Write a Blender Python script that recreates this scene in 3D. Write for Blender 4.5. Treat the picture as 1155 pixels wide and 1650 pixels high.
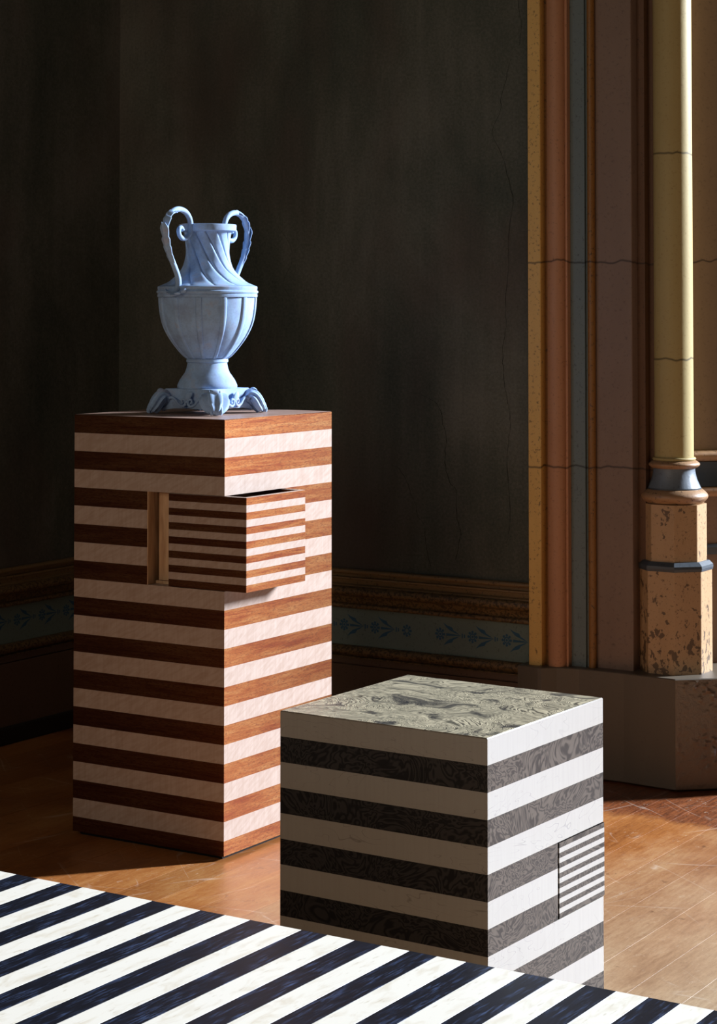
import bpy, bmesh, math, random
from mathutils import Vector, Matrix

for o in list(bpy.data.objects):
    bpy.data.objects.remove(o, do_unlink=True)
C = bpy.context.scene.collection
SC = bpy.context.scene
random.seed(7)
R = math.radians

# ------------------------------------------------------------------ camera
# fitted to the corners of the two striped pieces (1155x1650 frame, f = 3289.6 px, principal row 384.6)
YAW = -0.5605
PITCH = 0.0333
EX = Vector((math.cos(YAW), math.sin(YAW), 0))       # room axes seen from camera
EY = Vector((-math.sin(YAW), math.cos(YAW), 0))
def to_room(v): return Vector((v.dot(EX), v.dot(EY), v.z))
cr = to_room(Vector((1, 0, 0)))
cf = to_room(Vector((0, math.cos(PITCH), math.sin(PITCH))))
cu = to_room(Vector((0, -math.sin(PITCH), math.cos(PITCH))))
cd = bpy.data.cameras.new('camera')
cam = bpy.data.objects.new('camera', cd); C.objects.link(cam)
m = Matrix((( cr.x, cu.x, -cf.x, 2.529), (cr.y, cu.y, -cf.y, -3.499), (cr.z, cu.z, -cf.z, 1.158), (0, 0, 0, 1)))
cam.matrix_world = m
cd.sensor_fit = 'VERTICAL'; cd.sensor_height = 36.0
cd.lens = 3289.6 / 1650 * 36.0
cd.shift_y = -(825 - 384.63) / 1650
cd.clip_start = 0.05
SC.camera = cam

# ------------------------------------------------------------------ world, lamps, exposure
w = bpy.data.worlds.new('dim_interior'); SC.world = w; w.use_nodes = True
w.node_tree.nodes['Background'].inputs[0].default_value = (0.92, 0.9, 1.0, 1)
w.node_tree.nodes['Background'].inputs[1].default_value = 0.012

def area_lamp(name, loc, target, sx, sy, power, col):
    d = bpy.data.lights.new(name, 'AREA'); d.shape = 'RECTANGLE'
    d.size = sx; d.size_y = sy; d.energy = power; d.color = col
    o = bpy.data.objects.new(name, d); C.objects.link(o)
    o.location = loc
    o.rotation_euler = (Vector(target) - Vector(loc)).to_track_quat('-Z', 'Y').to_euler()
    return o
AZ, EL, DIST = R(50.6), R(22.0), 10.0
win = (0.0 + math.cos(AZ) * DIST, 0.0 + math.sin(AZ) * DIST, 0.6 + math.tan(EL) * DIST)
area_lamp('lancet_window_daylight', win, (0.1, 0.1, 0.6), 0.42, 2.4, 4750, (0.78, 0.87, 1.0))
area_lamp('front_fill', (-0.2, -4.2, 2.2), (0.1, 0.6, 0.9), 1.4, 1.4, 24.0, (1.0, 0.80, 0.62))  # unseen warm fill, added to lift the shaded front faces

SC.view_settings.view_transform = 'Standard'
SC.view_settings.look = 'None'
SC.view_settings.gamma = 1.0
SC.view_settings.use_curve_mapping = False
SC.view_settings.exposure = 0.0

# ------------------------------------------------------------------ material helpers
def s2l(r, g, b):
    f = lambda c: (c / 255 / 12.92) if c / 255 <= 0.04045 else ((c / 255 + 0.055) / 1.055) ** 2.4
    return (f(r), f(g), f(b), 1.0)

class NT:
    def __init__(s, name):
        s.m = bpy.data.materials.new(name); s.m.use_nodes = True
        s.t = s.m.node_tree; s.b = s.t.nodes['Principled BSDF']
        s.oi = None
    def n(s, typ, **kw):
        nd = s.t.nodes.new(typ)
        for k, v in kw.items(): setattr(nd, k, v)
        return nd
    def l(s, a, b): s.t.links.new(a, b)
    def put(s, sock, v):
        if hasattr(v, 'is_linked') or hasattr(v, 'links'): s.l(v, sock)
        else: sock.default_value = v
    def math(s, op, a, b=0.0, c=0.0):
        nd = s.n('ShaderNodeMath', operation=op)
        s.put(nd.inputs[0], a); s.put(nd.inputs[1], b); s.put(nd.inputs[2], c)
        return nd.outputs[0]
    def obj(s):
        return s.n('ShaderNodeTexCoord').outputs['Object']
    def sep(s, v):
        nd = s.n('ShaderNodeSeparateXYZ'); s.l(v, nd.inputs[0]); return nd.outputs
    def comb(s, x, y, z):
        nd = s.n('ShaderNodeCombineXYZ')
        s.put(nd.inputs[0], x); s.put(nd.inputs[1], y); s.put(nd.inputs[2], z); return nd.outputs[0]
    def rnd(s):
        return s.n('ShaderNodeObjectInfo').outputs['Random']
    def vmul(s, v, k):
        nd = s.n('ShaderNodeVectorMath', operation='MULTIPLY'); s.l(v, nd.inputs[0]); nd.inputs[1].default_value = k
        return nd.outputs[0]
    def vadd(s, a, b):
        nd = s.n('ShaderNodeVectorMath', operation='ADD'); s.put(nd.inputs[0], a); s.put(nd.inputs[1], b)
        return nd.outputs[0]
    def noise(s, v, scale=5.0, detail=3.0, rough=0.55, dist=0.0):
        nd = s.n('ShaderNodeTexNoise'); s.l(v, nd.inputs['Vector'])
        nd.inputs['Scale'].default_value = scale; nd.inputs['Detail'].default_value = detail
        nd.inputs['Roughness'].default_value = rough; nd.inputs['Distortion'].default_value = dist
        return nd.outputs[0]
    def ramp(s, f, stops):
        nd = s.n('ShaderNodeValToRGB'); s.l(f, nd.inputs[0]); e = nd.color_ramp.elements
        while len(e) < len(stops): e.new(0.5)
        for i, (p, c) in enumerate(stops):
            e[i].position = p; e[i].color = c if not isinstance(c, (int, float)) else (c, c, c, 1)
        return nd.outputs[0]
    def mix(s, f, a, b, mode='MIX'):
        nd = s.n('ShaderNodeMix', data_type='RGBA', blend_type=mode)
        s.put(nd.inputs[0], f); s.put(nd.inputs[6], a); s.put(nd.inputs[7], b)
        return nd.outputs[2]
    def bump(s, h, strength=0.3, dist=0.002):
        nd = s.n('ShaderNodeBump'); nd.inputs['Strength'].default_value = strength
        nd.inputs['Distance'].default_value = dist
        s.l(h, nd.inputs['Height']); s.l(nd.outputs[0], s.b.inputs['Normal'])
    def base(s, c): s.put(s.b.inputs['Base Color'], c)
    def rough(s, r): s.put(s.b.inputs['Roughness'], r)
    def spec(s, v, tint=None):
        s.b.inputs['Specular IOR Level'].default_value = v
        if tint: s.b.inputs['Specular Tint'].default_value = tint
    def sheen_gloss(s, col, rough, fac):
        """chatoyant timber: a coloured satin reflection from below the lacquer"""
        g = s.n('ShaderNodeBsdfGlossy')
        s.put(g.inputs['Color'], col); g.inputs['Roughness'].default_value = rough
        g.inputs['Anisotropy'].default_value = 0.42        # fibres run level: the glint fans out up and down
        tg = s.n('ShaderNodeTangent', direction_type='RADIAL', axis='Z'); s.l(tg.outputs[0], g.inputs['Tangent'])
        mx = s.n('ShaderNodeMixShader'); mx.inputs[0].default_value = fac
        s.l(s.b.outputs[0], mx.inputs[1]); s.l(g.outputs[0], mx.inputs[2])
        s.l(mx.outputs[0], s.t.nodes['Material Output'].inputs[0])

def face_coords(t):
    """(distance along the strip, 0, height) on both upright faces, offset per object"""
    x, y, z = t.sep(t.obj())
    r = t.math('MULTIPLY', t.rnd(), 31.0)
    return t.comb(t.math('ADD', t.math('ADD', x, y), r), t.math('SUBTRACT', x, y), t.math('ADD', z, r))

def mat_sycamore():
    t = NT('figured_sycamore'); v = face_coords(t)
    mp = t.n('ShaderNodeMapping'); t.l(v, mp.inputs[0]); mp.inputs['Rotation'].default_value = (0, R(28), 0)
    rip = t.noise(t.vmul(mp.outputs[0], (26, 1, 130)), 1.0, 2.0, 0.5, 0.6)
    fib = t.noise(t.vmul(v, (160, 1, 9)), 1.0, 3.0, 0.6)
    c = t.ramp(rip, [(0.32, s2l(166, 142, 126)), (0.62, s2l(177, 156, 142))])
    c2 = t.mix(t.ramp(fib, [(0.35, 0.28), (0.6, 0.0)]), c, s2l(150, 122, 102))
    t.base(c2); t.rough(0.5); t.spec(0.15); t.sheen_gloss((1, 0.95, 0.95, 1), 0.43, 0.015)
    return t.m
def mat_mahogany():
    t = NT('red_mahogany'); v = face_coords(t)
    g = t.noise(t.vmul(v, (14, 2, 220)), 1.0, 4.0, 0.65, 0.3)
    p = t.noise(t.vmul(v, (120, 2, 700)), 1.0, 2.0, 0.5)
    big = t.noise(t.vmul(v, (3, 1, 40)), 1.0, 2.0, 0.5)
    f = t.math('ADD', t.math('MULTIPLY', g, 0.6), t.math('MULTIPLY', big, 0.4))
    c = t.ramp(f, [(0.36, s2l(22, 8, 4)), (0.5, s2l(32, 11, 6)), (0.66, s2l(46, 17, 8))])
    c = t.mix(t.ramp(p, [(0.34, 0.55), (0.46, 0.0)]), c, s2l(30, 10, 6))
    gl = t.ramp(f, [(0.38, s2l(206, 96, 36)), (0.5, s2l(240, 142, 66)), (0.62, s2l(255, 176, 100))])
    gl = t.mix(t.ramp(p, [(0.36, 0.6), (0.5, 0.0)]), gl, s2l(150, 60, 24))
    t.base(c); t.rough(0.5); t.spec(0.12)
    t.sheen_gloss(gl, 0.41, 0.115)
    return t.m
def mat_top():
    t = NT('sheen_paled_top'); v = t.obj()  # top's lit sheen put into the base colour, paler than the mahogany strips
    g = t.noise(t.vmul(v, (9, 120, 1)), 1.0, 4.0, 0.6, 0.2)
    t.base(t.ramp(g, [(0.35, s2l(148, 116, 100)), (0.65, s2l(180, 150, 134))])); t.rough(0.4); t.spec(0.5)
    return t.m
def mat_maple():
    t = NT('pale_maple'); v = face_coords(t)
    nz = t.noise(t.vmul(v, (5, 1, 16)), 1.0, 3.0, 0.55, 0.5)
    ln = t.math('ABSOLUTE', t.math('SINE', t.math('MULTIPLY', nz, 36.0)))
    fib = t.noise(t.vmul(v, (170, 1, 10)), 1.0, 2.0, 0.5)
    patch = t.noise(t.vmul(v, (9, 1, 9)), 1.0, 1.0, 0.5)
    c = t.mix(t.ramp(fib, [(0.3, 0.22), (0.6, 0.0)]), s2l(130, 114, 95), s2l(112, 94, 74))
    k = t.math('MULTIPLY', t.ramp(ln, [(0.0, 0.75), (0.11, 0.0)]), t.ramp(patch, [(0.40, 0.0), (0.58, 1.0)]))
    c = t.mix(k, c, s2l(84, 62, 42))
    t.base(c); t.rough(0.5); t.spec(0.15); t.sheen_gloss((0.95, 0.98, 1, 1), 0.44, 0.075)
    return t.m
def mat_ebony():
    t = NT('dark_burl_strip'); v = face_coords(t)
    nz = t.noise(t.vmul(v, (10, 4, 13)), 1.0, 3.0, 0.6, 1.2)
    ln = t.math('SINE', t.math('MULTIPLY', nz, 95.0))
    c = t.ramp(t.math('MULTIPLY_ADD', ln, 0.5, 0.5), [(0.1, s2l(9, 8, 8)), (0.8, s2l(16, 13, 12))])
    gl = t.ramp(t.math('MULTIPLY_ADD', ln, 0.5, 0.5), [(0.1, s2l(150, 124, 106)), (0.8, s2l(246, 218, 194))])
    t.base(c); t.rough(0.5); t.spec(0.1); t.sheen_gloss(gl, 0.44, 0.035)
    return t.m
def mat_burl():
    t = NT('olive_burl'); v = t.obj()
    warp = t.n('ShaderNodeTexNoise'); t.l(v, warp.inputs['Vector'])
    warp.inputs['Scale'].default_value = 5.5; warp.inputs['Detail'].default_value = 2.0
    w1 = t.vadd(v, t.vmul(warp.outputs['Color'], (0.30, 0.30, 0.0)))
    big = t.noise(t.vmul(w1, (5.5, 12.0, 1)), 1.0, 3.0, 0.6, 0.9)
    ln = t.math('MULTIPLY_ADD', t.math('SINE', t.math('MULTIPLY', big, 330.0)), 0.5, 0.5)
    fine = t.noise(t.vmul(w1, (60, 60, 1)), 1.0, 3.0, 0.65)
    knots = t.noise(t.vmul(w1, (13, 20, 1)), 1.0, 3.0, 0.6, 0.8)
    c = t.ramp(ln, [(0.05, s2l(92, 86, 74)), (0.55, s2l(208, 194, 162))])
    c = t.mix(t.ramp(fine, [(0.35, 0.5), (0.6, 0.0)]), c, s2l(84, 82, 70))
    c = t.mix(t.ramp(knots, [(0.53, 0.0), (0.64, 0.8)]), c, s2l(30, 33, 42))
    t.base(c); t.rough(0.34); t.spec(0.5); t.bump(ln, 0.15, 0.0006)
    return t.m
def mat_table_light():
    t = NT('bone_white_maple'); v = t.obj()
    r = t.math('MULTIPLY', t.rnd(), 19.0)
    v = t.vadd(v, t.comb(r, r, 0.0))
    a = t.noise(t.vmul(v, (60, 18, 30)), 1.0, 3.0, 0.6, 0.8)
    b = t.noise(t.vmul(v, (210, 40, 60)), 1.0, 2.0, 0.5)
    c = t.ramp(a, [(0.30, s2l(232, 220, 198)), (0.5, s2l(248, 240, 224))])
    c = t.mix(t.ramp(b, [(0.66, 0.0), (0.75, 0.45)]), c, s2l(190, 172, 140))
    t.base(c); t.rough(0.38); t.spec(0.45)
    return t.m
def mat_table_dark():
    t = NT('blue_black_oak'); v = t.obj()
    r = t.math('MULTIPLY', t.rnd(), 19.0)
    v = t.vadd(v, t.comb(r, r, 0.0))
    a = t.noise(t.vmul(v, (300, 26, 60)), 1.0, 3.0, 0.7)
    b = t.noise(t.vmul(v, (60, 22, 30)), 1.0, 2.0, 0.5)
    f = t.math('MULTIPLY', t.ramp(a, [(0.5, 0.0), (0.72, 1.0)]), t.ramp(b, [(0.4, 0.1), (0.65, 1.0)]))
    t.base(t.mix(f, s2l(17, 18, 27), s2l(72, 88, 122))); t.rough(0.42); t.spec(0.35)
    return t.m
def mat_inner():
    t = NT('drawer_lining_maple'); v = face_coords(t)
    a = t.noise(t.vmul(v, (60, 1, 7)), 1.0, 3.0, 0.6, 0.4)
    t.base(t.ramp(a, [(0.35, s2l(176, 136, 98)), (0.65, s2l(214, 178, 138))])); t.rough(0.5)
    return t.m
def mat_floor():
    t = NT('worn_varnished_boards'); v = t.obj()
    x, y, z = t.sep(v); r = t.rnd()
    vr = t.vadd(v, t.comb(0.0, t.math('MULTIPLY', r, 17.0), 0.0))
    g1 = t.noise(t.vmul(vr, (110, 13, 1)), 1.0, 4.0, 0.65, 0.5)
    g2 = t.noise(t.vmul(vr, (420, 90, 1)), 1.0, 3.0, 0.7)
    g = t.math('ADD', t.math('MULTIPLY', g1, 0.6), t.math('MULTIPLY', g2, 0.4))
    b = t.noise(t.vmul(v, (4.5, 2.6, 1)), 1.0, 4.0, 0.6)
    f = t.math('ADD', t.math('MULTIPLY', g, 0.5), t.math('MULTIPLY', b, 0.5))
    c = t.ramp(f, [(0.36, s2l(128, 70, 30)), (0.5, s2l(166, 102, 50)), (0.64, s2l(186, 130, 74))])
    tone = t.math('MULTIPLY_ADD', r, 0.22, 0.74)
    c = t.mix(1.0, c, t.comb(tone, tone, tone), 'MULTIPLY')
    # light washing out the right front boards, painted as a paler colour
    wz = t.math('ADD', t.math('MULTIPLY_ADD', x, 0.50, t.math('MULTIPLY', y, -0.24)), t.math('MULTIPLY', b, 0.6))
    light_wash = t.ramp(wz, [(0.46, 0.0), (0.98, 0.9)])
    c = t.mix(light_wash, c, t.ramp(g, [(0.35, s2l(160, 132, 102)), (0.6, s2l(188, 162, 130))]))
    # plinth's shadow along the foot of the pier, painted dark red-brown
    foot_shade = t.ramp(t.math('ADD', y, t.math('MULTIPLY', b, 0.35)), [(0.96, 0.0), (1.26, 0.85)])
    c = t.mix(foot_shade, c, t.ramp(g, [(0.4, s2l(66, 28, 14)), (0.6, s2l(128, 66, 34))]))
    # scratches and pale scuffs
    sc = t.noise(t.vmul(v, (80, 40, 1)), 1.0, 6.0, 0.8, 1.2)
    c = t.mix(t.ramp(sc, [(0.60, 0.0), (0.70, 0.5)]), c, s2l(226, 206, 180))
    for ang, sc_, th in ((18, 9, 0.008), (74, 7, 0.006), (131, 11, 0.006)):
        mp = t.n('ShaderNodeMapping'); t.l(v, mp.inputs[0]); mp.inputs['Rotation'].default_value = (0, 0, R(ang))
        q = t.noise(t.vmul(mp.outputs[0], (1.2 * sc_, 0.12 * sc_, 1)), 1.0, 1.5, 0.5, 0.25)
        q = t.math('ABSOLUTE', t.math('SUBTRACT', q, 0.5))
        gate = t.ramp(t.noise(t.vmul(mp.outputs[0], (17, 3.5, 1)), 1.0, 2.0, 0.5), [(0.55, 0.0), (0.62, 0.26)])
        c = t.mix(t.math('MULTIPLY', t.ramp(q, [(0.0, 1.0), (th, 0.0)]), gate), c, s2l(232, 216, 196))
    dk = t.noise(t.vmul(v, (16, 30, 1)), 1.0, 4.0, 0.7, 0.6)
    c = t.mix(t.ramp(dk, [(0.64, 0.0), (0.72, 0.7)]), c, s2l(70, 38, 20))
    t.base(c); t.rough(t.ramp(b, [(0.3, 0.32), (0.7, 0.46)])); t.spec(0.5); t.bump(g, 0.12, 0.0008)
    return t.m
def mat_plaster():
    t = NT('soot_dark_plaster'); v = t.obj()
    a = t.noise(t.vmul(v, (3, 3, 1.6)), 1.0, 5.0, 0.6, 0.4)
    st = t.noise(t.vmul(v, (14, 14, 1.2)), 1.0, 4.0, 0.65)
    fi = t.noise(v, 140.0, 4.0, 0.7)
    f = t.math('ADD', t.math('ADD', t.math('MULTIPLY', a, 0.5), t.math('MULTIPLY', st, 0.18)), t.math('MULTIPLY', fi, 0.32))
    c = t.ramp(f, [(0.38, s2l(56, 62, 54)), (0.5, s2l(80, 82, 72)), (0.64, s2l(106, 104, 94))])
    wm = t.noise(t.vmul(v, (2.3, 2.3, 1.3)), 1.0, 3.0, 0.5)
    c = t.mix(t.ramp(wm, [(0.5, 0.0), (0.68, 0.6)]), c, s2l(80, 64, 56))
    sp = t.noise(v, 260.0, 2.0, 0.5)
    c = t.mix(t.ramp(sp, [(0.72, 0.0), (0.78, 0.6)]), c, s2l(150, 132, 112))
    t.base(c); t.rough(0.75); t.spec(0.25); t.bump(fi, 0.25, 0.002)
    return t.m
def mat_aged(name, c1, c2, dirt, rough=0.55, spec=0.4, amount=0.5, joints=False, chip=0.0, chipc=None, bumpy=0.15, coarse=60.0, vert=True, dcut=0.30):
    t = NT(name); v = t.obj()
    a = t.noise(t.vmul(v, (20, 20, 2.5) if vert else (2.5, 2.5, 20)), 1.0, 4.0, 0.6)
    b = t.noise(v, 9.0, 4.0, 0.6)
    d = t.noise(v, 130.0, 3.0, 0.7)
    c = t.mix(t.math('ADD', t.math('MULTIPLY', a, 0.6), t.math('MULTIPLY', b, 0.4)), c1, c2)
    c = t.mix(t.ramp(d, [(dcut, amount), (dcut + 0.12, 0.0)]), c, dirt)
    if joints:
        x, y, z = t.sep(v)
        wob = t.noise(t.comb(t.math('ADD', x, y), 0.0, t.math('MULTIPLY', z, 0.2)), 7.0, 3.0, 0.6)
        for z0 in (1.244, 0.735):
            dz = t.math('ABSOLUTE', t.math('SUBTRACT', t.math('MULTIPLY_ADD', wob, 0.05, z0), z))
            c = t.mix(t.ramp(dz, [(0.0003, 0.8), (0.0010, 0.0)]), c, s2l(14, 9, 7))
    if chip > 0:
        e = t.noise(t.vmul(v, (48, 48, 36)), 1.0, 4.0, 0.6, 0.3)
        x, y, z = t.sep(v)
        low = t.ramp(z, [(0.0, 0.13), (0.13, 0.03), (0.30, 0.0)])
        k = t.ramp(t.math('ADD', e, low), [(1.0 - chip, 0.0), (1.02 - chip, 0.9)])
        c = t.mix(k, c, chipc)
    h = t.noise(v, coarse, 4.0, 0.65)
    t.base(c); t.rough(rough); t.spec(spec); t.bump(h, bumpy, 0.004)
    return t.m
def mat_flat(name, c, rough=0.6, spec=0.3):
    t = NT(name); v = t.obj()
    n = t.noise(v, 90.0, 3.0, 0.6)
    t.base(t.mix(t.math('MULTIPLY', n, 0.5), c, tuple([k * 0.6 for k in c[:3]] + [1])))
    t.rough(rough); t.spec(spec); return t.m
def mat_urn():
    t = NT('powder_blue_clay'); v = t.obj()
    a = t.noise(v, 22.0, 4.0, 0.6)
    f = t.noise(v, 240.0, 3.0, 0.6)
    c = t.ramp(a, [(0.34, s2l(142, 162, 194)), (0.55, s2l(158, 188, 224)), (0.72, s2l(168, 174, 196))])
    t.base(t.mix(t.ramp(f, [(0.3, 0.25), (0.5, 0.0)]), c, s2l(112, 132, 172)))
    t.rough(0.72); t.spec(0.25); t.bump(f, 0.12, 0.0008)
    return t.m

M = dict(
    syc=mat_sycamore(), mah=mat_mahogany(), map=mat_maple(), ebo=mat_ebony(), burl=mat_burl(),
    tl=mat_table_light(), td=mat_table_dark(), inn=mat_inner(), floor=mat_floor(), plaster=mat_plaster(), urn=mat_urn(),
    top=mat_top(), black=mat_flat('black_plinth', s2l(14, 12, 11)),
    crack=mat_flat('dark_crack', s2l(9, 8, 7), 0.9, 0.0),
    gold=mat_aged('aged_gold_paint', s2l(226, 182, 104), s2l(196, 152, 78), s2l(52, 34, 16), 0.5, 0.5, 0.7, True),
    bead=mat_aged('dark_gold_bead', s2l(150, 104, 46), s2l(116, 74, 28), s2l(40, 24, 12), 0.5, 0.5, 0.9, True),
    terra=mat_aged('terracotta_paint', s2l(190, 136, 98), s2l(162, 114, 82), s2l(40, 24, 16), 0.55, 0.4, 0.4, True),
    slate=mat_aged('slate_grey_paint', s2l(108, 120, 118), s2l(94, 106, 108), s2l(34, 32, 30), 0.55, 0.4, 0.5, True),
    brown=mat_aged('brown_paint', s2l(136, 112, 96), s2l(114, 92, 78), s2l(40, 28, 22), 0.55, 0.4, 0.35, True),
    umber=mat_aged('umber_paint', s2l(110, 78, 54), s2l(86, 58, 38), s2l(28, 16, 10), 0.5, 0.4, 0.6, True),
    block=mat_aged('lumpy_brown_plinth_paint', s2l(98, 86, 72), s2l(82, 74, 62), s2l(70, 58, 48), 0.42, 0.5, 0.3, bumpy=0.12, coarse=22.0),
    blockr=mat_aged('blistered_brown_paint', s2l(112, 96, 80), s2l(98, 84, 70), s2l(76, 64, 54), 0.2, 0.8, 0.3, bumpy=0.7, coarse=55.0),
    tan=mat_aged('flaking_tan_paint', s2l(188, 154, 114), s2l(160, 124, 86), s2l(70, 48, 30), 0.45, 0.5, 0.8, chip=0.37, chipc=s2l(84, 64, 44), bumpy=0.3),
    shaft=mat_aged('rubbed_gilt_shaft', s2l(176, 158, 108), s2l(160, 138, 88), s2l(120, 88, 46), 0.55, 0.25, 0.4, True, bumpy=0.08),
    bluegrey=mat_aged('blue_grey_paint', s2l(112, 120, 128), s2l(86, 94, 102), s2l(40, 42, 46), 0.45, 0.5, 0.5),
    ring=mat_aged('rubbed_copper_gilt', s2l(172, 136, 100), s2l(136, 100, 70), s2l(44, 34, 28), 0.42, 0.5, 0.95),
    band=mat_aged('black_slate_band', s2l(74, 80, 86), s2l(58, 64, 70), s2l(26, 26, 28), 0.4, 0.5, 0.5),
    rail=mat_aged('dark_gilt_moulding', s2l(142, 114, 74), s2l(108, 84, 52), s2l(26, 19, 12), 0.5, 0.45, 0.95, vert=False),
    rail2=mat_aged('sooty_gilt_moulding', s2l(140, 110, 68), s2l(92, 70, 44), s2l(22, 17, 12), 0.5, 0.45, 0.75, vert=False, dcut=0.42),
    frieze=mat_aged('sage_green_frieze', s2l(120, 134, 124), s2l(104, 118, 110), s2l(60, 60, 52), 0.7, 0.25, 0.4, vert=False),
    stencil=mat_flat('blue_stencil_paint', s2l(62, 100, 124), 0.75, 0.2),
    dado=mat_aged('dark_brown_dado', s2l(112, 88, 68), s2l(92, 70, 54), s2l(36, 25, 18), 0.55, 0.35, 0.6),
    skirt=mat_aged('black_brown_skirting', s2l(44, 36, 30), s2l(34, 28, 24), s2l(18, 14, 12), 0.5, 0.4, 0.4, vert=False),
)

# ------------------------------------------------------------------ geometry helpers
def link(name, verts, faces, mat, parent=None, smooth=False, loc=(0, 0, 0)):
    me = bpy.data.meshes.new(name); me.from_pydata([tuple(v) for v in verts], [], faces); me.update()
    bm = bmesh.new(); bm.from_mesh(me)
    bmesh.ops.recalc_face_normals(bm, faces=bm.faces); bm.to_mesh(me); bm.free()
    if smooth:
        for p in me.polygons: p.use_smooth = True
        try: me.set_sharp_from_angle(angle=R(38))
        except Exception: pass
    me.materials.append(mat)
    o = bpy.data.objects.new(name, me); C.objects.link(o); o.location = loc
    if parent: o.parent = parent
    return o
def tag(o, label=None, cat=None, group=None, kind=None):
    if label: o['label'] = label
    if cat: o['category'] = cat
    if group: o['group'] = group
    if kind: o['kind'] = kind
    return o
def empty(name, loc=(0, 0, 0), rz=0.0):
    o = bpy.data.objects.new(name, None); C.objects.link(o); o.location = loc; o.rotation_euler = (0, 0, rz)
    o.empty_display_size = 0.05
    return o
def chamfered(poly, c):
    out = []; n = len(poly)
    for i in range(n):
        p = Vector(poly[i]); a = Vector(poly[i - 1]); b = Vector(poly[(i + 1) % n])
        out.append(p + (a - p).normalized() * c); out.append(p + (b - p).normalized() * c)
    return [(q.x, q.y) for q in out]
def inset(poly, d):
    n = len(poly); ar = sum(poly[i][0] * poly[(i + 1) % n][1] - poly[(i + 1) % n][0] * poly[i][1] for i in range(n))
    sg = 1 if ar > 0 else -1; out = []
    for i in range(n):
        p = Vector(poly[i]); a = Vector(poly[i - 1]); b = Vector(poly[(i + 1) % n])
        e1 = (p - a).normalized(); e2 = (b - p).normalized()
        n1 = Vector((-e1.y, e1.x)) * sg; n2 = Vector((-e2.y, e2.x)) * sg
        k = 1 + n1.dot(n2)
        out.append(tuple(p + (n1 + n2) * (d / k)))
    return out
def rings_mesh(rings, cap0=True, cap1=True):
    vs = []; fs = []; n = len(rings[0])
    for r in rings: vs += r
    for k in range(len(rings) - 1):
        for i in range(n):
            j = (i + 1) % n
            fs.append((k * n + i, k * n + j, (k + 1) * n + j, (k + 1) * n + i))
    if cap0: fs.append(tuple(range(n))[::-1])
    if cap1: fs.append(tuple((len(rings) - 1) * n + i for i in range(n)))
    return vs, fs
def prism(name, poly, z0, z1, mat, parent=None, c=0.0, topc=0.0, botc=0.0, **kw):
    pl = chamfered(poly, c) if c > 0 else list(poly)
    rs = []
    if botc > 0: rs.append([(x, y, z0) for x, y in inset(pl, botc)]); rs.append([(x, y, z0 + botc) for x, y in pl])
    else: rs.append([(x, y, z0) for x, y in pl])
    if topc > 0: rs.append([(x, y, z1 - topc) for x, y in pl]); rs.append([(x, y, z1) for x, y in inset(pl, topc)])
    else: rs.append([(x, y, z1) for x, y in pl])
    v, f = rings_mesh(rs)
    return link(name, v, f, mat, parent, **kw)
def rect(x0, y0, x1, y1): return [(x0, y0), (x1, y0), (x1, y1), (x0, y1)]
def ring_prism(name, outer, inner, z0, z1, mat, parent=None, c=0.0):
    po = chamfered(outer, c); pi = chamfered(inner, c); n = len(po)
    v = [(x, y, z0) for x, y in po] + [(x, y, z1) for x, y in po] + [(x, y, z1) for x, y in pi] + [(x, y, z0) for x, y in pi]
    f = []
    for k in range(4):
        for i in range(n):
            j = (i + 1) % n; a = k * n; b = ((k + 1) % 4) * n
            f.append((a + i, a + j, b + j, b + i))
    return link(name, v, f, mat, parent)
def lathe(name, prof, mat, parent=None, seg=64, loc=(0, 0, 0), rfun=None, cap0=True, cap1=True):
    rs = []
    for (r, z) in prof:
        rs.append([((rfun(r, z, 2 * math.pi * i / seg) if rfun else r) * math.cos(2 * math.pi * i / seg),
                    (rfun(r, z, 2 * math.pi * i / seg) if rfun else r) * math.sin(2 * math.pi * i / seg), z) for i in range(seg)])
    v, f = rings_mesh(rs, cap0, cap1)
    return link(name, v, f, mat, parent, smooth=True, loc=loc)
def catmull(pts, n):
    out = []; P = [Vector(p) for p in pts]
    for i in range(len(P) - 1):
        p0 = P[max(0, i - 1)]; p1 = P[i]; p2 = P[i + 1]; p3 = P[min(len(P) - 1, i + 2)]
        for k in range(n):
            t = k / n
            out.append(0.5 * ((2 * p1) + (p2 - p0) * t + (2 * p0 - 5 * p1 + 4 * p2 - p3) * t * t + (3 * p1 - p0 - 3 * p2 + p3) * t ** 3))
    out.append(P[-1]); return out
def tube_mesh(path, rad, seg=12, up=Vector((0, 0, 1)), flat=1.0, rip=None):
    """sweep; rad is a number or function of t; 'up' is the plane normal side"""
    rs = []; n = len(path)
    for i, p in enumerate(path):
        a = path[max(0, i - 1)]; b = path[min(n - 1, i + 1)]
        tn = (b - a).normalized(); s = up.cross(tn)
        if s.length < 1e-6: s = Vector((1, 0, 0))
        s.normalize(); u = tn.cross(s).normalized()
        t = i / (n - 1); r = rad(t) if callable(rad) else rad
        fl = flat(t) if callable(flat) else flat
        ring = []
        for k in range(seg):
            a_ = 2 * math.pi * k / seg
            rr = r * (rip(a_, t) if rip else 1.0)
            ring.append(tuple(p + s * (rr * math.cos(a_)) + u * (rr * fl * math.sin(a_))))
        rs.append(ring)
    return rings_mesh(rs)

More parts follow.
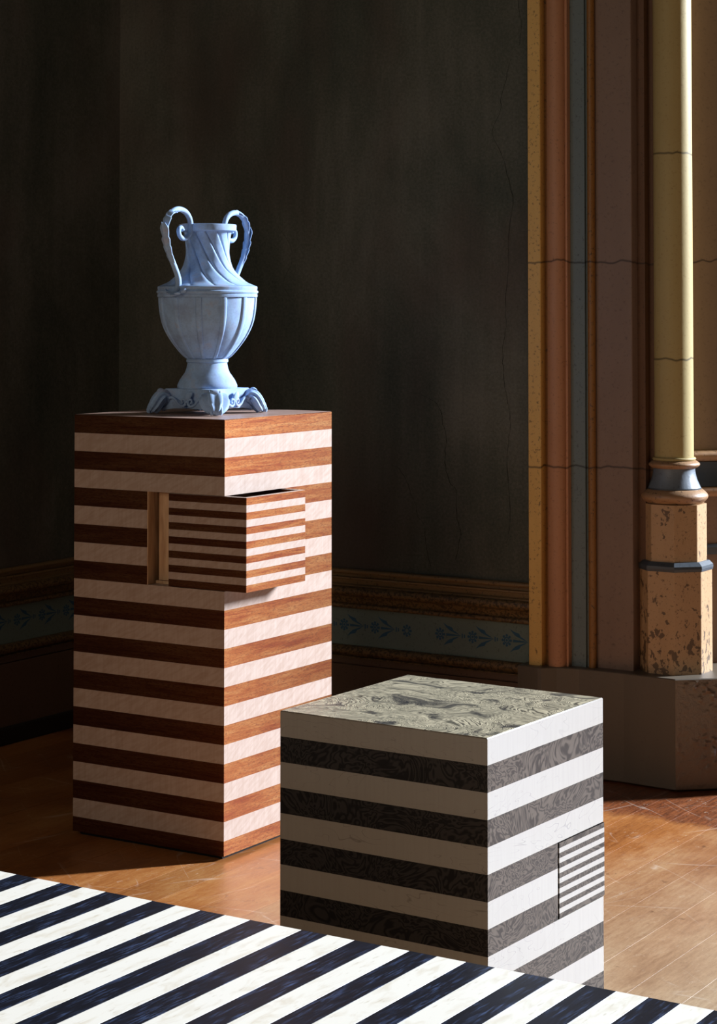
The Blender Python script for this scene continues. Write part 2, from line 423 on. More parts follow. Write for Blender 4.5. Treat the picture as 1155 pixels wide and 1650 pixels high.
# ------------------------------------------------------------------ setting: floor
WX, WY = -1.168, 1.10          # left wall plane, back wall plane
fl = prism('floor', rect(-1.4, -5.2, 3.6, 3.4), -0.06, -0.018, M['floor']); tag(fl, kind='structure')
bw = 0.1003; x = WX + 0.02; ci = 0
while x < 3.2:
    y = -4.6 - random.random() * 1.2
    while y < 3.1:
        L = random.uniform(1.7, 2.6); y1 = min(y + L, 3.2)
        if y1 - y > 0.15 and y1 > -2.6:
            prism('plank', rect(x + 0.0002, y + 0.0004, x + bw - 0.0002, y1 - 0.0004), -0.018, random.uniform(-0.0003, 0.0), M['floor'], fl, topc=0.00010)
        y = y1
    x += bw

# ------------------------------------------------------------------ setting: walls with cracks
wb = prism('wall_back', rect(WX - 0.12, WY, 0.168, WY + 0.12), 0.0, 2.9, M['plaster']); tag(wb, kind='structure')
wl = prism('wall_left', rect(WX - 0.12, -3.2, WX, WY - 0.0001), 0.0, 2.9, M['plaster']); tag(wl, kind='structure')
wr = prism('wall_right', rect(-1.2, 3.22, 1.9, 3.36), 0.0, 2.9, M['plaster']); tag(wr, kind='structure')
def crack(pts, wdt, parent, on='back'):
    P = catmull([(a, b, 0) for a, b in pts], 5); vs = []; fs = []
    for i, p in enumerate(P):
        jit = random.uniform(-0.0016, 0.0016); ww = wdt * 0.72 * random.uniform(0.35, 1.1) * (0.4 if i in (0, len(P) - 1) else 1)
        for s in (-1, 1):
            q = p.x + jit + s * ww / 2
            vs.append((q, WY - 0.0004, p.y) if on == 'back' else (WX + 0.0004, q, p.y))
        if i: fs.append((2 * i - 2, 2 * i - 1, 2 * i + 1, 2 * i))
    link('crack', vs, fs, M['crack'], parent)
crack([(.1, 1.788), (.095, 1.767), (.073, 1.688), (.072, 1.659), (.048, 1.602), (.075, 1.543), (.097, 1.468), (.106, 1.421), (.093, 1.335), (.092, 1.249), (.084, 1.181), (.085, 1.106), (.075, 1.051), (.078, .992), (.086, .928), (.096, .894), (.096, .855), (.088, .776), (.095, .659), (.093, .601), (.085, .56)], 0.0017, wb)
crack([(-.173, .932), (-.127, .913), (-.106, .889), (-.1, .854), (-.09, .824), (-.094, .764), (-.089, .73), (-.075, .7), (-.061, .686), (-.06, .622), (-.047, .578), (-.052, .558), (-.062, .508)], 0.0022, wb)
crack([(-.241, .743), (-.211, .709), (-.197, .67), (-.182, .645), (-.176, .615), (-.156, .591), (-.153, .557), (-.136, .478)], 0.0014, wb)
crack([(.128, 1.99), (.122, 1.93), (.132, 1.87), (.124, 1.82)], 0.0014, wb)
crack([(-.62, 1.38), (-.58, 1.33), (-.57, 1.28), (-.60, 1.22), (-.56, 1.17)], 0.0010, wb)
crack([(.72, 1.25), (.80, 1.18), (.84, 1.10), (.82, 1.02), (.87, .95), (.90, .85)], 0.0012, wl, 'left')

# mouldings: profile (depth, height) run along both walls and mitred in the corner
tn = [0]
def run_trim(name, prof, mat, wall, smooth=True):
    if wall == 'back':
        A = [(WX + d, WY - d, z) for d, z in prof]; B = [(0.168, WY - d, z) for d, z in prof]
    else:
        A = [(WX + d, WY - d, z) for d, z in prof]; B = [(WX + d, -3.2, z) for d, z in prof]
    v, f = rings_mesh([A, B])
    return tag(link(name, v, f, mat, smooth=smooth), kind='structure')
def arc(cx, cz, r, a0, a1, n=8, sx=1.0):
    return [(cx + sx * r * math.cos(R(a0 + (a1 - a0) * i / n)), cz + r * math.sin(R(a0 + (a1 - a0) * i / n))) for i in range(n + 1)]
P_BEAD = [(0, .464)] + arc(.008, .4575, .0062, 80, -80, 8) + [(.002, .4505), (.002, .4435), (.012, .442), (.0125, .438), (.007, .436), (.005, .4255), (.014, .4225), (.014, .4195), (0, .4195)]
P_COVE = [(0, .4193), (.018, .4193)] + arc(.018, .407, .0121, 85, -60, 8) + [(.015, .393), (.008, .381), (.006, .374)] + arc(.012, .3675, .0062, 80, -90, 6) + [(0, .3613)]
P_FRZ = [(0, .3611), (.003, .3611), (.003, .2632), (0, .2632)]
P_LOW = [(0, .263), (.010, .263)] + arc(.010, .2505, .012, 80, -70, 8) + [(.006, .2375), (.006, .2362), (.016, .2345), (.016, .2325), (0, .2325)]
P_FLAT = [(0, .2323), (.009, .2323), (.010, .2165), (.001, .2155), (.001, .2120), (.0, .2120)]
P_DADO = [(0, .2116), (.007, .2116), (.007, .0455), (0, .0455)]
P_SKIRT = [(0, .0453), (.012, .0453), (.016, .041), (.016, 0.0), (0, 0.0)]
friezes = {}
k = 0
for wall in ('back', 'left'):
    for prof, mt in ((P_BEAD, 'rail'), (P_COVE, 'rail2'), (P_LOW, 'rail2'), (P_FLAT, 'dado')):
        k += 1; run_trim('trim_%d' % k, prof, M[mt], wall)
    k += 1; friezes[wall] = run_trim('trim_%d' % k, P_FRZ, M['frieze'], wall, False)
    k += 1; run_trim('trim_%d' % k, P_DADO, M['dado'], wall, False)
    run_trim('baseboard_' + wall, P_SKIRT, M['skirt'], wall, False)

# stencilled frieze: eight-petalled flowers with a spray of two leaves and a spear, painted flat
def stencil(parent, place, u0, fade=False):
    """place(u, z) -> point on the frieze; the spray opens towards the flower and closes at u0 + 0.060"""
    def poly(name, pts_list):
        vs = []; fs = []
        for pts in pts_list:
            b = len(vs); vs += [place(u0 + a, z) for a, z in pts]; fs.append(tuple(range(b, b + len(pts))))
        link(name, vs, fs, M['stencil'], parent)
    zc = .3153; fl_ = []
    for i in range(8):
        a = 2 * math.pi * i / 8; cx = .0115 * math.cos(a); cz = .0125 * math.sin(a)
        fl_.append([(cx + .0036 * math.cos(2 * math.pi * j / 8), zc + cz + .0036 * math.sin(2 * math.pi * j / 8)) for j in range(8)])
    n = 16
    for i in range(n):
        a, b = 2 * math.pi * i / n, 2 * math.pi * (i + 1) / n
        fl_.append([(.0052 * math.cos(a), zc + .0056 * math.sin(a)), (.0082 * math.cos(a), zc + .0090 * math.sin(a)), (.0082 * math.cos(b), zc + .0090 * math.sin(b)), (.0052 * math.cos(b), zc + .0056 * math.sin(b))])
    fl_.append([(.0032 * math.cos(2 * math.pi * j / 8), zc + .0034 * math.sin(2 * math.pi * j / 8)) for j in range(8)])
    poly('stencilled_flower', fl_)
    lf = []
    for s in (1, -1):
        lf.append([(.009, zc + s * .0295), (.020, zc + s * .0235), (.027, zc + s * .0215), (.035, zc + s * .0195), (.040, zc + s * .0115), (.046, zc + s * .009), (.058, zc + s * .0015), (.050, zc + s * .0035), (.036, zc + s * .0085), (.026, zc + s * .0125), (.018, zc + s * .019)][::s])
    lf.append([(.018, zc + .0035), (.018, zc - .0035), (.060, zc - .0008), (.060, zc + .0008)])
    for d in (.0635, .0700):
        hh = .006 if d < .066 else .0042
        lf.append([(d, zc - hh), (d + .0036, zc - hh), (d + .0036, zc + hh), (d, zc + hh)])
    poly('stencilled_spray', lf)
pb = lambda u, z: (u, WY - .0034, z)
for u in (-.9005, -.8005, -.7005, -.600, -.497, -.400, -.304, -.107, -.0118, .0868): stencil(friezes['back'], pb, u)
# the flower before the gap has no spray
def lone(parent, u0):
    zc = .315; vs = []; fs = []
    for i in range(8):
        a = 2 * math.pi * i / 8; b = len(vs)
        vs += [(u0 + .0115 * math.cos(a) + .0036 * math.cos(2 * math.pi * j / 8), WY - .0034, zc + .0125 * math.sin(a) + .0036 * math.sin(2 * math.pi * j / 8)) for j in range(8)]
        fs.append(tuple(range(b, b + 8)))
    for i in range(16):
        a, c2 = 2 * math.pi * i / 16, 2 * math.pi * (i + 1) / 16; b = len(vs)
        vs += [(u0 + r * math.cos(q), WY - .0034, zc + r * 1.08 * math.sin(q)) for r, q in ((.0052, a), (.0082, a), (.0082, c2), (.0052, c2))]
        fs.append((b, b + 1, b + 2, b + 3))
    link('stencilled_flower', vs, fs, M['stencil'], parent)
lone(friezes['back'], -.2067)
pl_ = lambda u, z: (WX + .0034, u, z + .006)
for i in range(9): stencil(friezes['left'], pl_, .970 - .1005 * i)

# ------------------------------------------------------------------ pier: painted jamb on a plinth block
ZB = .2676; ZT = 2.7
pier = empty('pier', (.35, 1.08, 0))
tag(pier, 'painted stone pier of vertical gilt, terracotta, slate and brown mouldings on brown plinth block', 'pier')
def pp(name, poly, z0, z1, mat, **kw):
    P = [(x - .35, y - 1.08) for x, y in poly]
    return prism(name, P, z0, z1, mat, pier, **kw)
pp('gilt_strip', [(.1685, 1.13), (.1685, 1.061), (.170, 1.0595), (.2025, 1.0595), (.204, 1.061), (.204, 1.13)], ZB, ZT, M['gold'])
pp('groove_back', rect(.2041, 1.085, .213, 1.13), ZB, ZT, M['bead'])
roll = [(.2131, 1.13), (.2131, 1.083)] + [(.2365 - .0234 * math.cos(R(a)), 1.083 - .020 * math.sin(R(a))) for a in range(18, 180, 18)] + [(.2599, 1.083), (.2599, 1.13)]
pp('terracotta_roll', roll, ZB, ZT, M['terra'], smooth=True)
pp('fillet', [(.26, 1.13), (.26, 1.084), (.2665, 1.084), (.2665, 1.13)], ZB, ZT, M['terra'], c=.0008)
pp('slate_strip', rect(.255, 1.101, .306, 1.14), ZB, ZT, M['slate'])
pp('groove_back', rect(.3061, 1.108, .3105, 1.14), ZB, ZT, M['slate'])
pp('gilt_bead', [(.322 + .0098 * math.cos(R(a)), 1.106 + .0098 * math.sin(R(a))) for a in range(0, 360, 20)], ZB, ZT, M['bead'], smooth=True)
pp('brown_panel', [(.3105, 1.16), (.3105, 1.113), (.4265, 1.113), (.428, 1.1145), (.428, 1.18), (.3105, 1.18)], ZB, ZT, M['brown'])
pp('umber_return', [(.428, 1.175), (.428, 1.146), (.448, 1.146), (.448, 1.21), (.428, 1.21)], ZB, ZT, M['umber'])
pp('umber_return', [(.4482, 1.21), (.4482, 1.172), (.4655, 1.172), (.4655, 1.24), (.4482, 1.24)], ZB, ZT, M['umber'])
# recessed wall of the reveal behind the column, running back to the window
az = R(46.0); q0 = Vector((.448, 1.225)); dq = Vector((math.cos(az), math.sin(az))); nq = Vector((-dq.y, dq.x))
def strip_plan(a0, a1, d0, d1): return [tuple(q0 + dq * a0 - nq * d0), tuple(q0 + dq * a1 - nq * d0), tuple(q0 + dq * a1 - nq * d1), tuple(q0 + dq * a0 - nq * d1)]
pp('reveal_panel', strip_plan(0, .42, 0, -.12), ZB, ZT, M['brown'])
zc_ = lambda y: .2676 + (1078.27 - y) * .0015282
def reveal_mould(name, prof, mat):
    rs = []
    for a in (0.02, .42):
        rs.append([tuple((q0 + dq * a - nq * d) - Vector((.35, 1.08))) + (z,) for d, z in prof])
    v, f = rings_mesh(rs); return link(name, v, f, mat, pier, smooth=True)
reveal_mould('necking_moulding', [(0, zc_(731))] + arc(.008, zc_(740), .012, 80, -80, 8) + [(0, zc_(749))], M['ring'])
reveal_mould('hollow_moulding', [(0, zc_(750)), (.004, zc_(750)), (.003, zc_(765)), (.008, zc_(780)), (.018, zc_(789)), (0, zc_(789))], M['band'])
reveal_mould('torus_moulding', [(0, zc_(789.5))] + arc(.014, zc_(798), .0125, 80, -80, 8) + [(0, zc_(807))], M['ring'])
reveal_mould('slate_band', [(0, zc_(884)), (.006, zc_(884)), (.012, zc_(889)), (.012, zc_(896)), (.007, zc_(901)), (0, zc_(901))], M['band'])
# plinth block: shallow step at the left, then two faces meeting at a blunt corner
blk = [(.1466, 1.0414), (.205, 1.0362), (.214, 1.0364), (.2446, 1.0605), (.30, 1.0735), (.42, 1.0735), (.559, 1.063), (.86, 1.325), (.80, 1.62), (.60, 1.70), (.40, 1.40), (.169, 1.24), (.169, 1.0995), (.1466, 1.0995)]
b0 = pp('plinth_block', blk, 0.004, ZB, M['block'], topc=.0022, botc=.002)
b0.data.materials.append(M['blockr'])
for p in b0.data.polygons:
    if p.normal.x > 0.5 and p.normal.y < -0.5 and p.center.x > .21: p.material_index = 1

from mathutils import noise as mn
f0 = Vector((.559, 1.063)); fd = (Vector((.86, 1.325)) - f0).normalized(); fn = Vector((fd.y, -fd.x)); vs = []; fs = []
nu, nv, LU = 96, 80, .30
for i in range(nu + 1):
    for j in range(nv + 1):
        u = .001 + LU * i / nu; z = .0065 + (ZB - .0095) * j / nv
        q = Vector((u * 70, z * 70, 3.1)); hgt = mn.fractal(q, 0.8, 2.2, 5) ; ml = mn.noise(Vector((u * 14, z * 14, 8.0)))
        e = min(1, i / 2, (nu - i) / 2, j / 2, (nv - j) / 2)
        hgt = max(0, hgt * (.55 + .9 * ml) - .06)
        p = f0 + fd * u + fn * (.0002 + e * min(.007, .0085 * hgt)) - Vector((.35, 1.08))
        vs.append((p.x, p.y, z))
        if i and j:
            a_ = i * (nv + 1) + j; fs.append((a_, a_ - 1, a_ - nv - 2, a_ - nv - 1))
link('blistered_face', vs, fs, M['blockr'], pier, smooth=True)

# ------------------------------------------------------------------ column on an octagonal pedestal
CX, CY = .503, 1.193; kx = .00153
col = empty('column', (CX, CY, ZB))
tag(col, 'round gilt column shaft with moulded base on flaking tan octagonal pedestal', 'column')
zl = lambda y: zc_(y) - ZB
def octa(r): return [(r * kx * math.cos(R(-67.5 + 45 * i)), r * kx * math.sin(R(-67.5 + 45 * i))) for i in range(8)]
prism('lower_pedestal', octa(59.5), 0.0, zl(916.5), M['tan'], col, c=.0012)
def ring8(rs, name, mat):
    v, f = rings_mesh([[(x_, y_, z_) for x_, y_ in octa(r)] for r, z_ in rs]); return link(name, v, f, mat, col)
ring8([(60.5, zl(916.4)), (61.5, zl(912)), (61, zl(908)), (55, zl(902))], 'pedestal_band', M['band'])
prism('upper_pedestal', octa(51.5), zl(901.9), zl(811.5), M['tan'], col, c=.0010)
def lat(name, pts, mat, seg=64): return lathe(name, [(r * kx, zl(y)) for r, y in pts], mat, col, seg)
def bulge(r, y0, y1, dr, n=10): return [(r + dr * math.sin(math.pi * i / n), y0 + (y1 - y0) * i / n) for i in range(n + 1)]
lat('torus', bulge(44.5, 811.3, 788.6, 9.5, 12), M['ring'])
lat('base_fillet', [(43.5, 788.5), (43.5, 786.6)], M['band'])
lat('scotia', [(42.5, 786.5), (40, 781), (36.8, 774), (34.6, 766), (33.4, 759), (33.4, 755.3)], M['bluegrey'])
lat('necking_ring', bulge(35, 755.2, 743.2, 6.2, 10), M['ring'])
lat('necking_fillet', bulge(33, 743.1, 737.6, 2.0, 6), M['shaft'])
lat('shaft', [(31.4, 737.5), (31.3, 400), (31.0, 0), (31, -340)], M['shaft'], 96)

# ------------------------------------------------------------------ tall striped pedestal with an open drawer
S = .04
W, D = .4084, .4161
ped = empty('striped_pedestal', (0, 0, 0))
tag(ped, 'tall square pedestal with mahogany and pale sycamore stripes, its corner drawer pulled out', 'pedestal')
prism('recessed_base', rect(-W + .012, .012, -.012, D - .012), 0.0, .0085, M['black'], ped)
NX, NY = -.205, .228
full = rect(-W, 0, 0, D)
notch = [(-W, 0), (NX, 0), (NX, NY), (0, NY), (0, D), (-W, D)]
for i in range(23):
    z1 = .92 - S * i; z0 = z1 - S
    pl = notch if 4 <= i <= 8 else full
    prism('dark_strip' if i % 2 == 0 else 'light_strip', pl, (.008 if i == 22 else z0) - z0, z1 - z0, M['mah'] if i % 2 == 0 else M['syc'], ped,
          c=.0009, topc=(.0012 if i == 0 else 0), botc=(.0008 if i == 22 else 0), loc=(0, 0, z0))
prism('top_panel', rect(-W + .0016, .0016, -.0016, D - .0016), .9198, .9203, M['top'], ped)
# lining of the drawer recess
prism('recess_lining', rect(NX, .0012, NX + .002, .21), .5602, .7598, M['inn'], ped)
P_ = .0565
dr = prism('drawer', rect(NX + .012, .0262, NX + .0585, .2), .5685, .7565, M['inn'], ped, c=.0008)
dr['label'] = 'drawer of narrow mahogany and sycamore stripes, pulled out'
prism('drawer_runner', rect(NX + .003, .027, P_ - .012, .2), .5604, .5668, M['inn'], ped)
dx0, dx1, dy1 = -.1468, P_, .2225
ZD0, ZD1 = .5615, .7585; n = 13; h = (ZD1 - ZD0) / n
for i in range(n):
    z0 = ZD1 - h * (i + 1)
    ring_prism('dark_strip' if i % 2 == 0 else 'light_strip', rect(dx0, 0, dx1, dy1), rect(dx0 + .010, .010, dx1 - .010, dy1 - .010), 0, h, M['mah'] if i % 2 == 0 else M['syc'], dr, c=.0006).location = (0, 0, z0)
ring_prism('drawer_edge', rect(dx0 + .0006, .0006, dx1 - .0006, dy1 - .0006), rect(dx0 + .010, .010, dx1 - .010, dy1 - .010), ZD1, ZD1 + .0006, M['syc'], dr, c=.0006)
prism('drawer_bottom', rect(dx0 + .0102, .0102, dx1 - .0102, dy1 - .0102), ZD0 + .001, ZD0 + .007, M['black'], dr)

# ------------------------------------------------------------------ striped cube
cub = empty('striped_cube', (1.0735, -.8222, 0), -.0252)
tag(cub, 'square black and white striped side table with an olive burl top', 'side table')
CW, CD = .377, .3778
prism('recessed_base', rect(-CW + .012, .012, -.012, CD - .012), 0.0, .0085, M['black'], cub)
NY2 = .2205; NX2 = -.20
fullc = rect(-CW, 0, 0, CD)
notchc = [(-CW, 0), (0, 0), (0, NY2), (NX2, NY2), (NX2, CD), (-CW, CD)]
for i in range(13):
    z1 = .52 - S * i; z0 = z1 - S
    prism('light_strip' if i % 2 == 0 else 'dark_strip', notchc if 5 <= i <= 7 else fullc, (.008 if i == 12 else z0) - z0, z1 - z0, M['map'] if i % 2 == 0 else M['ebo'], cub,
          c=.0009, topc=(.0014 if i == 0 else 0), loc=(0, 0, z0))
prism('burl_top', rect(-CW + .0018, .0018, -.0018, CD - .0018), .5197, .5203, M['burl'], cub)
dr2 = prism('drawer', rect(NX2 + .004, NY2 + .006, -.006, CD - .006), .202, .318, M['inn'], cub)
dr2['label'] = 'closed corner drawer with narrow black and white stripes'
h = (.3185 - .2015) / 15
for i in range(15):
    z0 = .3185 - h * (i + 1)
    ring_prism('dark_strip' if i % 2 == 0 else 'light_strip', rect(NX2 + .003, NY2 + .0014, .0012, CD + .0008), rect(NX2 + .008, NY2 + .0064, -.0062, CD - .0062), 0, h, M['ebo'] if i % 2 == 0 else M['map'], dr2, c=.0006).location = (0, 0, z0)

# ------------------------------------------------------------------ striped low table in the foreground
TZ = .361; TY1 = -1.301; TY0 = -2.35
tab = empty('striped_low_table', (1.0, -1.8, 0))
tag(tab, 'low table in the foreground with broad blue-black and bone white stripes', 'table')
# boundary light->dark at x = .582 (px 26 of the back edge)
xb = .582; tw = .0401
for j in range(-18, 44):
    x0 = xb + tw * j; x1 = x0 + tw
    dark = (j % 2 == 0)
    prism('dark_strip' if dark else 'light_strip', rect(x0 - 1.0, TY0 + 1.8, x1 - 1.0, TY1 + 1.8), TZ - .04, TZ, M['td'] if dark else M['tl'], tab, topc=.0003)
x0 = xb - 18 * tw - 1.0; x1 = xb + 44 * tw - 1.0
for a, b in ((x0, x0 + .04), (x1 - .04, x1)):
    prism('end_panel', rect(a, TY0 + 1.8, b, TY1 + 1.8), 0, TZ - .0401, M['td'], tab, c=.001)

# ------------------------------------------------------------------ blue urn
UX, UY = -.188, .194; ku = .0013885
urn = empty('urn', (UX, UY, .9203))
tag(urn, 'powder blue clay urn with two scrolled leaf handles, standing on the tall striped pedestal', 'urn')
uz = lambda y: (665.9 - y) * .0013874
UM = M['urn']
# plinth
a = .0675
prism('plinth', rect(-a, -a, a, a), uz(657), uz(625.5), UM, urn, c=.0012, topc=.0015)
pts = [(47.7, 625.4), (48.3, 623), (48.2, 620.5), (46.6, 617), (44.2, 612), (40, 606), (36, 600.4), (33.6, 594), (32.3, 588), (31.8, 584.6)]
lathe('stem', [(r * ku, uz(y)) for r, y in pts], UM, urn, 72)
lathe('collar', [(r * ku, uz(y)) for r, y in [(31.8, 584.5), (33.4, 583.6), (33.8, 581), (33.0, 578.6), (32.2, 578.2)]], UM, urn, 72)
# bowl with raised ribs and recessed panels
bp = [(32.2, 578.1), (37.5, 574.5), (45, 567), (54, 556.2), (62.6, 544.3), (69.2, 532.5), (73.8, 521), (76.8, 508), (78.6, 494), (79.3, 484), (79.3, 479.8)]
prof = [(p.x, p.y) for p in catmull([(r, y, 0) for r, y in bp], 5)]
def bowl_r(r, z, th):
    rp = r / ku
    hw = R(3.4) + R(1.6) * max(0, (50 - rp) / 20)
    d = (th - R(-53.6 + 19.6) + R(15)) % R(30) - R(15)
    e = min(1.0, max(0.0, (hw - abs(d)) / R(1.0) + .5))
    pr = 2.5 * e * (0.85 + 0.3 * math.cos(d / hw * 1.4)) if e > 0 else 0
    # shallow cupping of each panel
    return r + ku * (pr - 2.0 * min(1.0, rp / 70))
lathe('bowl', [(r * ku, uz(y)) for r, y in prof], UM, urn, 360, rfun=bowl_r)
pts = [(78.6, 479.7), (80.4, 479), (80.6, 475.4), (79.8, 474.6), (80.2, 473.4), (81.8, 472), (81.8, 469.6), (80.2, 468.4), (79.6, 467.6), (80.2, 466.5), (80.3, 462.6), (79, 461.5), (74, 461.2)]
lathe('shoulder_band', [(r * ku, uz(y)) for r, y in pts], UM, urn, 96)
# twisted neck
np_ = [(77, 461.1), (73.5, 459.7), (62.5, 454.6), (52.5, 445.6), (45, 438), (40, 430.5), (36.8, 421), (35.2, 410), (35, 400), (35.8, 388), (37.8, 377), (40, 373.2)]
prof = [(p.x, p.y) for p in catmull([(r, y, 0) for r, y in np_], 5)]
seg = 288; rs = []
for (r, y) in prof:                     # the grid itself follows the twist, so every flute edge stays crisp
    t = max(0, min(1, (461 - y) / 88)); tw_ = R(75) * (1 - t); ring = []
    for q in range(seg):
        a_ = 2 * math.pi * q / seg; ph = (a_ % R(30)) / R(30)
        lob = (1 - abs(2 * ph - 1) ** 6) * (0.62 + 0.38 * ph)
        rr = ku * (r + (3.6 * lob - 2.7) * (0.7 + 0.45 * min(1, r / 50)))
        th = a_ + tw_ + R(-53.6 + 39 - 75)
        ring.append((rr * math.cos(th), rr * math.sin(th), uz(y)))
    rs.append(ring)
v, f = rings_mesh(rs); link('neck', v, f, UM, urn, smooth=True)
pts = [(38, 374), (44.5, 373.4), (46.2, 372.2), (46.6, 364), (46, 362.2), (44.6, 361.9), (41, 362.6), (39.5, 366), (38.5, 372), (33, 380), (30, 400), (0.5, 402)]
lathe('mouth_rim', [(r * ku, uz(y)) for r, y in pts], UM, urn, 96)

# handles: scroll paths (radius px, row) on the -Y and +Y sides
HP = [(84, 473), (77.5, 463), (79, 447), (88, 431), (98.5, 415), (106, 399), (110, 384.4), (110, 367.4), (103, 351.5), (90.5, 343), (75, 340.2), (59.5, 344), (49.5, 353), (45.8, 364), (48, 376.5), (57, 384.6), (67.5, 386.2), (75.5, 380.5), (76.5, 371.8), (70.5, 369.0), (66, 373.2)]
for sgn in (-1, 1):
    path = [Vector((0, sgn * p.x * ku, uz(p.y))) for p in catmull([(r, y, 0) for r, y in HP], 7)]
    up = Vector((1, 0, 0)); N_ = len(path)
    def hr(t): return ku * (5.0 if t < .1 else 4.5 if t < .55 else 4.6 - 1.4 * (t - .55) / .45)
    v, f = tube_mesh(path, hr, 14, up)
    hd = link('handle', v, f, UM, urn, smooth=True)
    # acanthus sheath: overlapping lobed leaves along the outside of the rising limb
    def leaf(i0, i1, side, wid, lift, curl):
        vs = []; fs = []; nn = 9
        for q in range(nn + 1):
            t = q / nn; i = i0 + (i1 - i0) * t
            ia = int(min(N_ - 2, max(1, i))); p = path[ia].lerp(path[ia + 1], i - int(i))
            tg = (path[ia + 1] - path[ia - 1]).normalized(); out = tg.cross(up).normalized()
            if out.y * sgn < 0 and path[ia].z < uz(345): out = -out
            wv = wid * ku * (t ** .75) * (1.0 if t < .72 else math.cos(math.pi / 2 * (t - .72) / .28 * .93))
            base = p + out * (ku * (4.4 + lift * t + curl * t ** 3))
            mid = p + out * (ku * (3.4 + lift * t * .8 + curl * .8 * t ** 3)) + up * side * wv * .55
            tip = p + out * (ku * (0.6 + lift * t * .6 + curl * t ** 3 * .9)) + up * side * (ku * 2.6 + wv * .95)
            for pt, dz in ((base, 0), (mid, 0), (tip, 0)):
                vs.append(tuple(pt))
            for pt in (base, mid, tip): vs.append(tuple(pt - out * ku * 1.3))
        for q in range(nn):
            a_ = 6 * q; b_ = a_ + 6
            for s_ in range(2): fs.append((a_ + s_, a_ + s_ + 1, b_ + s_ + 1, b_ + s_)); fs.append((a_ + 3 + s_, b_ + 3 + s_, b_ + 4 + s_, a_ + 4 + s_))
            fs.append((a_, b_, b_ + 3, a_ + 3)); fs.append((a_ + 2, a_ + 5, b_ + 5, b_ + 2))
        e = 6 * nn
        fs.append((0, 3, 4, 1)); fs.append((1, 4, 5, 2)); fs.append((e, e + 1, e + 4, e + 3)); fs.append((e + 1, e + 2, e + 5, e + 4))
        link('leaf', vs, fs, UM, hd, smooth=True)
    for side in (-1, 1):
        for (i0, i1, wd, lf_, cu_) in ((20, 31, 5.0, 1.6, .2), (25, 37, 6.4, 1.7, .2), (30, 43, 7.4, 1.8, .3), (37, 50, 7.2, 1.6, 6.5), (46, 56, 6.8, 1.2, .3), (51, 61, 6.6, 1.0, .3), (57, 68, 5.6, .8, .3)):
            leaf(i0, i1, side, wd, lf_, cu_)
    # flared rosette where the handle meets the shoulder
    for ang, ln, tz in ((-75, 20, 2), (-38, 19, -4), (0, 16, -8), (38, 19, -4), (75, 20, 2), (180, 14, 8)):
        d = Vector((math.sin(R(ang)), sgn * math.cos(R(ang)), 0)); c0 = Vector((0, sgn * 80 * ku, uz(470)))
        pth = catmull([c0, c0 + d * ku * ln * .45 + Vector((0, 0, ku * (tz * .2 - 2.5))), c0 + d * ku * ln * .85 + Vector((0, 0, ku * (tz * .6 - 1.5))), c0 + d * ku * ln + Vector((0, 0, ku * (tz + 2)))], 4)
        v, f = tube_mesh(pth, lambda t: ku * (1.2 + 5.2 * math.sin(math.pi * min(1, t * .86 + .14))), 10, Vector((0, 0, 1)), .32)
        link('leaf', v, f, UM, hd, smooth=True)

# clawed acanthus feet on the plinth corners
for i in range(4):
    ang = R(45 + 90 * i); d = Vector((math.cos(ang), math.sin(ang), 0)); s = Vector((-d.y, d.x, 0))
    def at(rp, y, q=0): return d * rp * ku + s * q * ku + Vector((0, 0, uz(y)))
    pth = catmull([at(60, 648), at(65, 640), at(70, 637), at(75, 640), at(79.5, 646), at(83.5, 653), at(87, 658), at(89, 662)], 6)
    def fr(t): return ku * (4.0 + 10.0 * math.sin(math.pi * min(1, .15 + .8 * t)) ** 1.2 if t < .98 else 3.6)
    def rp_(a_, t): return 1 + .12 * math.cos(9 * a_) * min(1, 3 * t)
    v, f = tube_mesh(pth, lambda t: ku * (5.6 + 5.0 * math.sin(math.pi * (.10 + .74 * t))), 40, s, lambda t: 1.15 + 0.95 * math.sin(math.pi * min(1, t * .8 + .14)), rp_)
    v = [(p[0], p[1], max(p[2], 0.0)) for p in v]
    ft = link('foot', v, f, UM, urn, smooth=True)
    # rolled scroll at the top, toe roll at the ground
    def roll_(rp, y, r, hl):
        c0 = at(rp, y); rs = []
        for q in range(9):
            t = -1 + 2 * q / 8; rr = r * (1 - .35 * abs(t) ** 3)
            rs.append([tuple(c0 + s * t * hl * ku + d * rr * ku * math.cos(2 * math.pi * j / 16) + Vector((0, 0, max(rr * ku * math.sin(2 * math.pi * j / 16), -c0.z)))) for j in range(16)])
        v2, f2 = rings_mesh(rs); link('scroll', v2, f2, UM, ft, smooth=True)
        for sg in (-1, 1):          # little spiral eye on each end
            sp = [c0 + s * sg * hl * ku + d * ku * (r * .75 * (1 - q / 18)) * math.cos(q * .62) + Vector((0, 0, ku * r * .75 * (1 - q / 18) * math.sin(q * .62))) for q in range(16)]
            v3, f3 = tube_mesh(sp, lambda t: ku * .85 * (1 - .5 * t), 6, s); link('scroll_eye', v3, f3, UM, ft, smooth=True)
    roll_(75.0, 631.0, 6.2, 8.5); roll_(91, 660.2, 5.0, 8.0)
    for q in (-6.5, 0, 6.5):        # knuckled toes
        tp = catmull([at(83, 645, q * .75), at(90, 652, q * 1.2), at(94.5, 659, q * 1.25), at(94, 664, q * 1.1)], 4)
        v4, f4 = tube_mesh(tp, lambda t: ku * 2.9 * (1 - .25 * t), 10, s); v4 = [(p[0], p[1], max(p[2], 0.0)) for p in v4]
        link('toe', v4, f4, UM, ft, smooth=True)
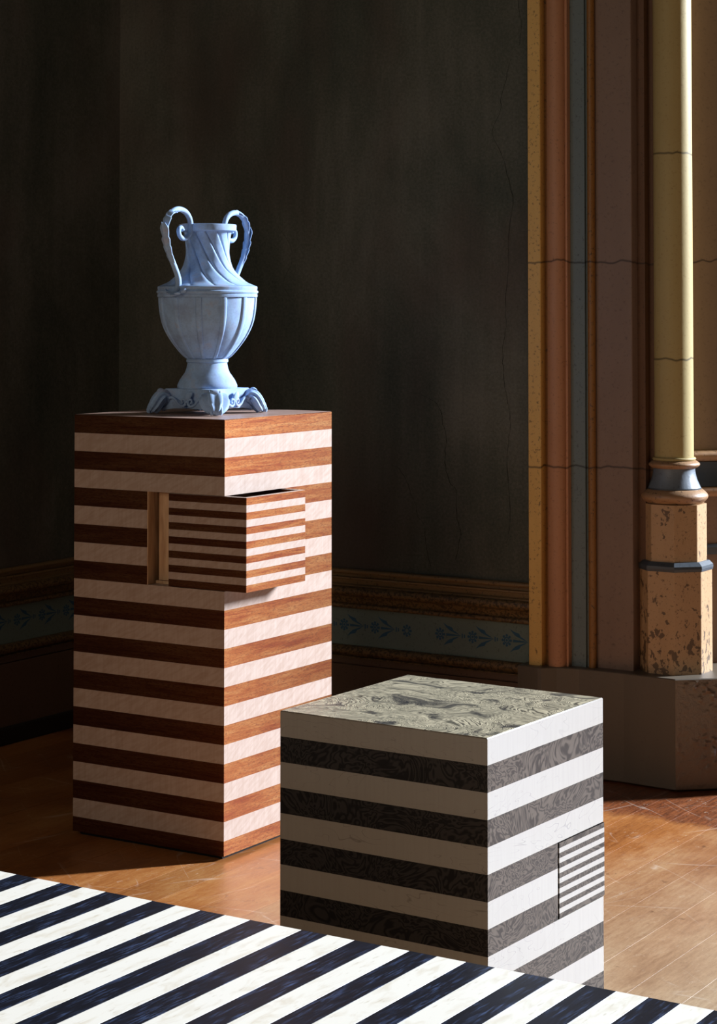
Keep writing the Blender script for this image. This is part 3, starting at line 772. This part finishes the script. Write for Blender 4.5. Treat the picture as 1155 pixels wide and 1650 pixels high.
# scalloped apron and leaf ornament on each side between the feet
for i in range(4):
    ang = R(90 * i); d = Vector((math.cos(ang), math.sin(ang), 0)); s = Vector((-d.y, d.x, 0))
    def at(q, y, o=0.0): return d * (48.6 + o) * ku + s * q * ku + Vector((0, 0, uz(y)))
    # wavy board
    n_ = 40; vs = []; fs = []
    for q in range(n_ + 1):
        u = -50 + 100 * q / n_
        top = 647.5 + 7.5 * math.cos(2 * math.pi * (abs(u) - 27) / 54 + math.pi) * (1 if abs(u) < 54 else 0)
        bot = 656.5 + 5.0 * (abs(u) / 50) ** 4
        for o, y in ((-2, top), (3.5, top + .8), (6.2, (top + bot) / 2), (4.0, bot), (-2, bot)): vs.append(tuple(at(u, y, o)))
        if q:
            b_ = 5 * q; a_ = b_ - 5
            for k_ in range(5): fs.append((a_ + k_, a_ + (k_ + 1) % 5, b_ + (k_ + 1) % 5, b_ + k_))
    fs.append((0, 1, 2, 3, 4)); e = 5 * n_; fs.append((e + 4, e + 3, e + 2, e + 1, e))
    ap = link('apron', vs, fs, UM, urn, smooth=True)
    for sg in (-1, 1):
        rim = catmull([at(sg * 47, 652, 4), at(sg * 40, 644, 5), at(sg * 32, 639.5, 6), at(sg * 24, 642, 6), at(sg * 16, 650, 6), at(sg * 8, 653, 6), at(sg * 3, 649, 6), at(sg * 4, 643, 6), at(sg * 9, 642.5, 6), at(sg * 9.5, 647, 6), at(sg * 7, 648, 6)], 5)
        v, f = tube_mesh(rim, lambda t: ku * (2.6 - 1.0 * t), 8, d); link('scroll', v, f, UM, ap, smooth=True)
        lv = catmull([at(sg * 1, 648, 4), at(sg * 3, 640, 6), at(sg * 7, 634.5, 5), at(sg * 12, 633, 3)], 4)
    lv = catmull([at(-2, 648, 4), at(0, 641, 6), at(5, 635, 7), at(10, 631.5, 5)], 5)
    v, f = tube_mesh(lv, lambda t: ku * (1.0 + 5.0 * math.sin(math.pi * min(1, t * .85 + .1))), 12, d, .4); link('leaf', v, f, UM, ap, smooth=True)
    for q in (-2.6, 2.6, 0):
        lathe('berry', [(.1 * ku, -2.2 * ku), (1.6 * ku, -1.5 * ku), (2.2 * ku, 0), (1.6 * ku, 1.5 * ku), (.1 * ku, 2.2 * ku)], UM, ap, 10, loc=tuple(at(q, 650 if q else 646, 6)))
